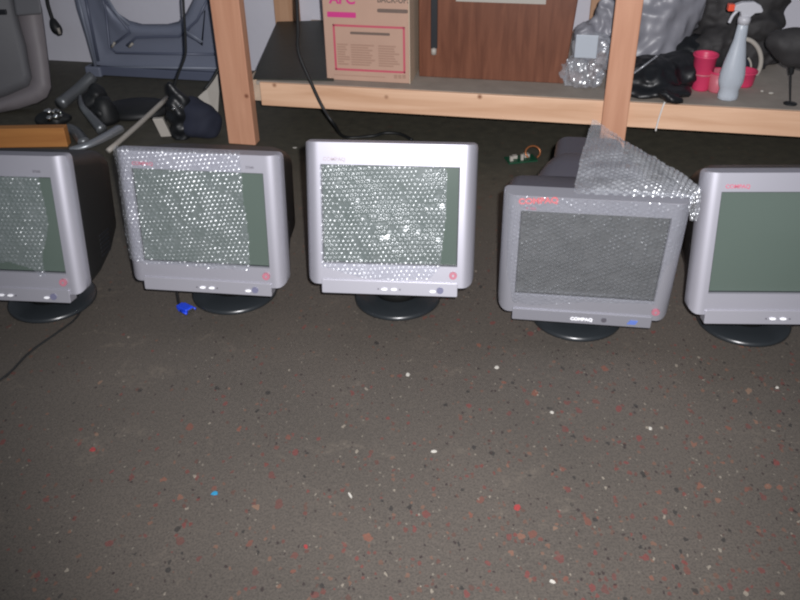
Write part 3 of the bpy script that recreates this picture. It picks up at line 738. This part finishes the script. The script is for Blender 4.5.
# corner boss + struts that rest on the floor
link('corner_bracket', B(a0-.03, a0+.05, -.04, .01, zmin-.04, zmin+.03), M['bluegrey'], dp, bevel=.008)
for aa in (a0+.01, a1-.05): link('prop', B(aa-.015, aa+.015, -.01, .015, 0, zmin), M['gasket'], dp)
# black object hooked under
# grey seat shell, leaning
g = at(22, 112, z=0); ss = empty('grey_seat_shell', (g.x, g.y, 0), 'large grey moulded seat shell standing at the left edge of the frame', 'seat')
def sl2(px, py, Y): return rel(ss, at(px, py, Y=Y))
out2 = [(-60, 135), (-20, 126), (0, 118), (20, 110), (38, 104), (48, 98), (52, 88), (50, 70), (47.5, 50), (45, 30), (43, 15), (42, 8), (38, -8), (30, -40), (25, -60), (-60, -60)]
in2 = [(-60, 112), (-20, 108), (-5, 102), (10, 97), (22, 92), (31, 88), (34, 80), (31, 66), (28, 48), (22, 28), (18, 12), (15, 0), (12, -12), (5, -40), (0, -60), (-60, -60)]
def lean(py): return g.y-.02+max(0, (118-py))*.0012
bm = bmesh.new(); R0 = [sl2(x, y, lean(y)+.05) for x, y in out2]; R1 = [sl2(x-1.5, y-1.2, lean(y)+.0) for x, y in out2]; R2 = [sl2((x*.35+u*.65), (y*.35+w_*.65), lean(y)-.008) for (x, y), (u, w_) in zip(out2, in2)]; R3 = [sl2(x, y, lean(y)-.006) for x, y in in2]; R4 = [sl2(x*.98-1, y-2, lean(y)+.01) for x, y in in2]
loft([R0, R1, R2, R3, R4], bm=bm)
zoff = min(v.co.z for v in bm.verts)
for v in bm.verts: v.co.z = max(v.co.z, .004)
s1 = link('shell_rim', bm, M['shell'], ss, smooth=True)
cush = [sl2(x*.97-2, y-1.5, lean(y)-.004) for x, y in in2]; cush2 = [sl2(x*.9-5, y*.92-1, lean(y)-.022) for x, y in in2]
bm = loft([[p+Vector((0, .03, 0)) for p in cush], cush, cush2]); link('seat_cushion', bm, M['shell_in'], ss, smooth=True)
link('dark_slot', B(*[f for f in (sl2(-12, 9, lean(9)).x, sl2(9, 9, lean(9)).x, sl2(0, 9, lean(9)).y-.035, sl2(0, 9, lean(9)).y, sl2(0, 13, lean(9)).z, sl2(0, 9, lean(9)).z+.004)]), M['gasket'], ss, bevel=.004)
tp = bmesh.new(); pts = [(16, 16), (42, 14), (41, 4), (36, -12), (12, -12), (14, 4)]
loft([[sl2(x, y, lean(y)-.06) for x, y in pts], [sl2(x, y, lean(y)-.01) for x, y in pts]], bm=tp)
link('side_bolster', tp, M['shell_in'], ss, bevel=.008)
# orange plank
g0 = at(68, 147, z=0); g1 = at(-60, 149, z=0)
L_ = (g0-g1).length; pk = link('wooden_plank', B(0, L_, 0, .04, 0, .078), M['plank'], bevel=.003)
pk.location = g1; pk.rotation_euler = (0, 0, math.atan2((g0-g1).y, (g0-g1).x)); tag(pk, 'orange-brown wooden plank on edge behind the leftmost monitor', 'plank')
# office chair base remains: bright arm, curved tube, caster
cb2 = empty('chair_base', at(112, 134, z=0), 'upturned grey office chair base with a bright curved arm on the floor', 'chair base')
def cl(px, py, z): return rel(cb2, at(px, py, z=z))
link('arm', tube([cl(70, 150, .05), cl(88, 145, .06), cl(105, 137, .06), cl(119, 129, .05)], .022, 12, flat=.7, rfn=lambda t_: .015+.009*t_), M['tube_br'], cb2, smooth=True, label='bright curved arm')
link('arm', tube([cl(80, 96, .12), cl(82, 106, .11), cl(90, 116, .08), cl(102, 130, .05)], .012, 10, rfn=lambda t_: .006+.016*t_), M['tube'], cb2, smooth=True)
link('arm', tube([cl(68, 128, .03), cl(76, 132, .03), cl(84, 142, .035)], .024, 10, flat=.7), M['tube'], cb2, smooth=True)
link('hub', lathe([(0, 0), (.05, 0), (.055, .02), (.04, .07), (.03, .10), (0, .11)], 28, off=tuple(cl(107, 122, .0))), M['rubber'], cb2, smooth=True)
blob([(cl(96, 100, .07), (.055, .05, .065), 0), (cl(103, 112, .04), (.05, .05, .04), 0)], 'caster', M['rubber'], cb2, .006, .022, 24)
# grey tube leaning towards the panel
tag(link('metal_tube', tube([at(60, 104, z=.03), at(78, 90, z=.05), at(93, 76, z=.09)], .026, 14, n=4), M['tube'], smooth=True), 'thick dark grey metal tube slanting between seat shell and door panel', 'tube')
# shiny bits
sc = empty('metal_fittings', at(52, 124, z=0), 'small glinting chrome fittings heaped behind the orange plank', 'fittings')
bm = bmesh.new(); random.seed(5)
for k in range(12):
    p = rel(sc, at(46+random.random()*16, 110+random.random()*9, z=.04+random.random()*.05)); r = random.uniform(.006, .012)
    bm = bmesh.new()
    bmesh.ops.create_uvsphere(bm, u_segments=10, v_segments=8, radius=r, matrix=Matrix.Translation(p))
    link('chrome_stud', bm, M['chrome'], sc, smooth=True)
blob([(rel(sc, at(54, 119, z=.025)), (.07, .05, .035), 0)], 'dark_bracket', M['rubber'], sc, .006, .012, 22)
# stick
tag(link('metal_rod', tube([at(108, 151, z=.012), at(138, 125, z=.03), at(167, 98, z=.05)], .0105, 10, n=3), M['cream'], smooth=True), 'thin pale rod slanting across the floor behind the second monitor', 'rod')
# dark disc on the floor, standing in for shadow among the clutter
g = at(140, 117, z=0)
dk = lathe([(0, 0), (.14, 0), (.15, .01), (.13, .03), (.05, .04), (0, .04)], 36, sx=1., sy=.75); o = link('shadow_disc', dk, M['rubber'], smooth=True); o.location = at(137, 112, z=0)
tag(o, 'flat round dark disc standing in for shadow on the floor left of the power adapter', 'shadow disc')
# power adapter with hanging cable
g = at(180, 138, z=0); ad = empty('power_adapter', g, 'glossy black power adapter hanging on a cable left of the left shelf post', 'adapter', .1)
def al(px, py, Y): return rel(ad, at(px, py, Y=Y))
blob([(al(180, 112, g.y), (.048, .04, .085), -.1), (al(182, 132, g.y), (.045, .04, .06), 0), (al(174, 94, g.y), (.022, .02, .05), -.2)], 'adapter_body', M['bag_b'], ad, .005, .016, 26)
for px, py in ((173.5, 109), (180, 106.5)):
    bm = bmesh.new(); bmesh.ops.create_uvsphere(bm, u_segments=12, v_segments=8, radius=.007, matrix=Matrix.Translation(al(px, py, g.y-.042))); link('highlight_bead', bm, M['chrome'], ad, smooth=True)  # chrome beads put in as the two bright highlights on the adapter
p = al(166, 136, g.y-.03); bm = B(-.018, .022, -.01, .012, 0, .075)
for v in bm.verts: v.co.x += -.02*(v.co.z/.07)
link('pale_plug', bm, M['cream'], ad, M4=Matrix.Translation(p), bevel=.003)
link('hanging_cable', tube([at(182, -30, Y=g.y)-g, at(183.5, 5, Y=g.y)-g, at(185.5, 40, Y=g.y)-g, at(185, 56, Y=g.y)-g, at(178, 75, Y=g.y)-g, at(171, 97, Y=g.y)-g, at(165, 122, Y=g.y+.02)-g, at(163, 137, Y=g.y+.02)-g], .0046, 8), M['rubber'], ad, M4=Matrix.Rotation(-.1, 4, 'Z'), smooth=True)
# navy cushion and grey scrap
g = at(200, 138, z=0)
nv = blob([(g+Vector((-.01, .03, .075)), (.075, .07, .085), 0), (g+Vector((.02, .02, .05)), (.07, .06, .06), 0)], 'navy_cushion', M['navy'], None, .008, .022, 14); tag(nv, 'small dark navy cushion on the floor beside the left shelf post', 'cushion')
g = at(208, 112, z=0)
pts = [at(198, 97, z=.06), at(207, 89, z=.09), at(217, 70, z=.16), at(219, 92, z=.08), at(218, 112, z=.0), at(212, 112, z=.0)]
bm = loft([[tuple(p) for p in pts], [tuple(p+Vector((.0, .012, 0))) for p in pts]]); tag(link('cardboard_scrap', bm, M['cream']), 'pale grey bent cardboard scrap between navy cushion and left post', 'scrap')
tag(link('short_cable', tube([at(219, 68, Y=3.35), at(212, 80, Y=3.32), at(205, 89, Y=3.3)], .006, 8), M['rubber'], smooth=True), 'short black cable end behind the left shelf post', 'cable')
# cable on the wall with a plug
wc = tube([atw(44, -30, .02), atw(47, 0, .02), atw(50, 12, .02), atw(53, 21, .02)], .010, 8)
o = link('wall_cable', wc, M['rubber'], smooth=True); tag(o, 'black cable with a frayed plug hanging down the bare white wall', 'cable')
link('plug', tube([atw(52.5, 19, .03), atw(55, 26, .04), atw(58.5, 32, .04), atw(60, 35.5, .04)], .02, 10, rfn=lambda t_: .012+.014*sin(pi*min(1, t_*1.1))), M['rubber'], o, smooth=True)
link('plug_tip', tube([atw(58, 28, .07), atw(60, 34, .07)], .007, 8, n=1), M['cream'], o, smooth=True)
# cable from above running over the rail down behind the middle monitor
fc = [atw(297, -30, RAILB+.03), atw(297, 0, RAILB+.03), atw(298, 30, RAILB+.03), atw(298.5, 52, RAILB+.03), atw(309, 78, RAILB+.03), atw(322, 106, RAILB+.03), atw(334, 124, RAILB+.04), at(345, 137, z=.008), at(372, 136, z=.008), at(385, 133, z=.008), at(400, 134, z=.008), at(412, 140, z=.008)]
tag(link('hanging_cable', tube(fc, .0062, 8), M['rubber'], smooth=True), 'black cable hanging over the shelf rail down to behind the middle monitor', 'cable')
# video plug and lead of monitor 2
g = at(186, 309, z=.011)
v0 = rel(mons[2][0], g)
vp = empty('video_plug', (g.x, g.y, 0), 'blue video connector on a black lead on the floor by the second monitor', 'plug', R(-38))
link('plug_shell', prism(rrect(-.020, .016, .003, .020, .004), -.013, .013), M['vga'], vp, bevel=.002)
link('plug_grip', prism(rrect(-.028, -.018, .005, .018, .003), -.010, .010), M['vga'], vp, bevel=.001)
link('connector_face', B(.016, .023, -.010, .010, .006, .017), M['chrome'], vp, bevel=.001)
for s in (-1, 1): link('thumb_screw', tube([(-.004, s*.0155, .0115), (.021, s*.0155, .0115)], .003, 8, n=1), M['vga'], vp, smooth=True)
lead = [Vector((-.026, 0, .0115))]+[rel(vp, at(*q)) for q in ((178, 299, .012), (178, 288, .012), (190, 270, .02), (205, 250, .02))]
link('lead', tube(lead, .0042, 8), M['rubber'], vp, smooth=True)
# faint lead on the floor at left
tag(link('floor_cable', tube([at(88, 298, z=.004), at(76, 318, z=.004), at(58, 332, z=.004), at(30, 352, z=.004), at(8, 374, z=.004), at(-20, 392, z=.004)], .0028, 8), M['rubber'], smooth=True), 'thin black cable trailing from the leftmost monitor across the floor', 'cable')
# loose circuit board & copper coil left behind monitor 4
g = at(522, 160, z=0); pc = empty('circuit_board', g, 'loose green circuit board scrap with copper coil behind the dull monitor', 'circuit board', .2)
gy = g.y
link('board', B(-.06, .05, -.03, .03, .002, .006), M['pcb'], pc)
bm = bmesh.new()
for x, y, w_, h_ in ((-.045, -.01, .012, .018), (-.025, .01, .016, .012), (-.005, -.012, .01, .022), (.02, .012, .02, .012)): box(bm, x-w_/2, x+w_/2, y-w_/2, y+w_/2, .006, .006+h_)
link('component', bm, M['cream'], pc, bevel=.001)
coil = [Vector((.04+.028*cos(R(a)), -.0+.012*sin(R(a)), .026+.02*sin(R(a)))) for a in range(-60, 250, 26)]
link('copper_coil', tube(coil, .0035, 8), M['brass'], pc, smooth=True)
# white spot connector left of monitor 4 bezel
g = at(500, 232, z=0)

# ------------------------------------------------------------------ loose crumbs on the floor
def crumb(px, py, sx, sy, m, label, cat='scrap', rz=0.):
    bm = bmesh.new(); random.seed(int(px*7+py)); n = 7
    pts = [((sx*random.uniform(.5, .9))*cos(2*pi*k/n), (sy*random.uniform(.6, 1))*sin(2*pi*k/n)) for k in range(n)]
    loft([[(x, y, .0005) for x, y in pts], [(x*.9, y*.9, .003) for x, y in pts]], bm=bm)
    o = link('floor_crumb', bm, M[m]); o.location = at(px, py, z=0); o.rotation_euler = (0, 0, rz); return tag(o, label, cat, 'loose crumbs on the floor')
crumb(215, 494, .011, .006, 'chip_b', 'tiny blue paper scrap lying on the floor at lower left')
crumb(93, 450, .010, .009, 'chip_r', 'bright red fleck on the floor at left, below the leftmost monitor')
crumb(434, 452, .010, .005, 'chip_w', 'white oval crumb on the floor below the middle monitor')
crumb(497, 368, .008, .007, 'chip_w', 'pale crumb on the floor below the gap left of the dull monitor', rz=.6)
crumb(552, 413, .007, .005, 'chip_w', 'small white crumb on the floor straight below the dull monitor, the upper one')
crumb(650, 429, .006, .006, 'chip_w', 'bright white dot on the floor below the gap between the two right monitors')
crumb(350, 496, .004, .012, 'chip_w', 'thin white sliver standing out on the floor at lower centre', rz=.5)
crumb(552, 582, .009, .005, 'chip_w', 'white sliver near the bottom edge, right of centre', rz=-.5)
crumb(408, 375, .007, .008, 'chip_w', 'pale yellowish crumb on the floor just below the middle monitor')
crumb(306, 547, .007, .006, 'chip_r', 'red fleck on the floor near the bottom, left of centre')
crumb(517, 508, .010, .010, 'chip_r', 'large red chip on the floor at lower right of centre')
crumb(777, 388, .006, .005, 'chip_w', 'white crumb on the floor below the rightmost monitor')
crumb(295, 148, .012, .006, 'chip_w', 'small bright crumb on the floor between second and middle monitor tops')

# ------------------------------------------------------------------ light: the camera's own flash, a little room light
cam = bpy.data.cameras.new('camera'); co = bpy.data.objects.new('camera', cam); C.objects.link(co)
cam.sensor_width = 36; cam.lens = 36*F/800; cam.clip_start = .02
right = Vector((1, 0, 0)); fwd = Vector((0, cos(TH), -sin(TH))); up = Vector((0, sin(TH), cos(TH)))
# photo rolled by RO: image x axis = right*cos + ...
rx = right*cos(RO)+up*sin(RO); uy = -right*sin(RO)+up*cos(RO)
rx = ray(401, 300)-ray(400, 300); rx.normalize(); uy = ray(400, 299)-ray(400, 300); uy.normalize()
mt = Matrix((rx, uy, -fwd)).transposed().to_4x4(); mt.translation = CAM
co.matrix_world = mt
bpy.context.scene.camera = co
sp = bpy.data.lights.new('flash', 'SPOT'); so_ = bpy.data.objects.new('flash', sp); C.objects.link(so_)
sp.energy = 345; sp.spot_size = R(88); sp.spot_blend = .9; sp.shadow_soft_size = .012; sp.color = (1., .985, 1.)
aim = (ray(440, 230)).normalized()
so_.matrix_world = Matrix.Translation(CAM+rx*.045+uy*.045) @ aim.to_track_quat('-Z', 'Y').to_matrix().to_4x4()
w = bpy.data.worlds.new('world'); bpy.context.scene.world = w; w.use_nodes = True
w.node_tree.nodes['Background'].inputs[0].default_value = (.75, .85, 1., 1); w.node_tree.nodes['Background'].inputs[1].default_value = .13
sc_ = bpy.context.scene
sc_.view_settings.view_transform = 'Standard'; sc_.view_settings.look = 'None'; sc_.view_settings.exposure = 0
sc_.cycles.transparent_max_bounces = 16
sc_.cycles.filter_width = 2.2
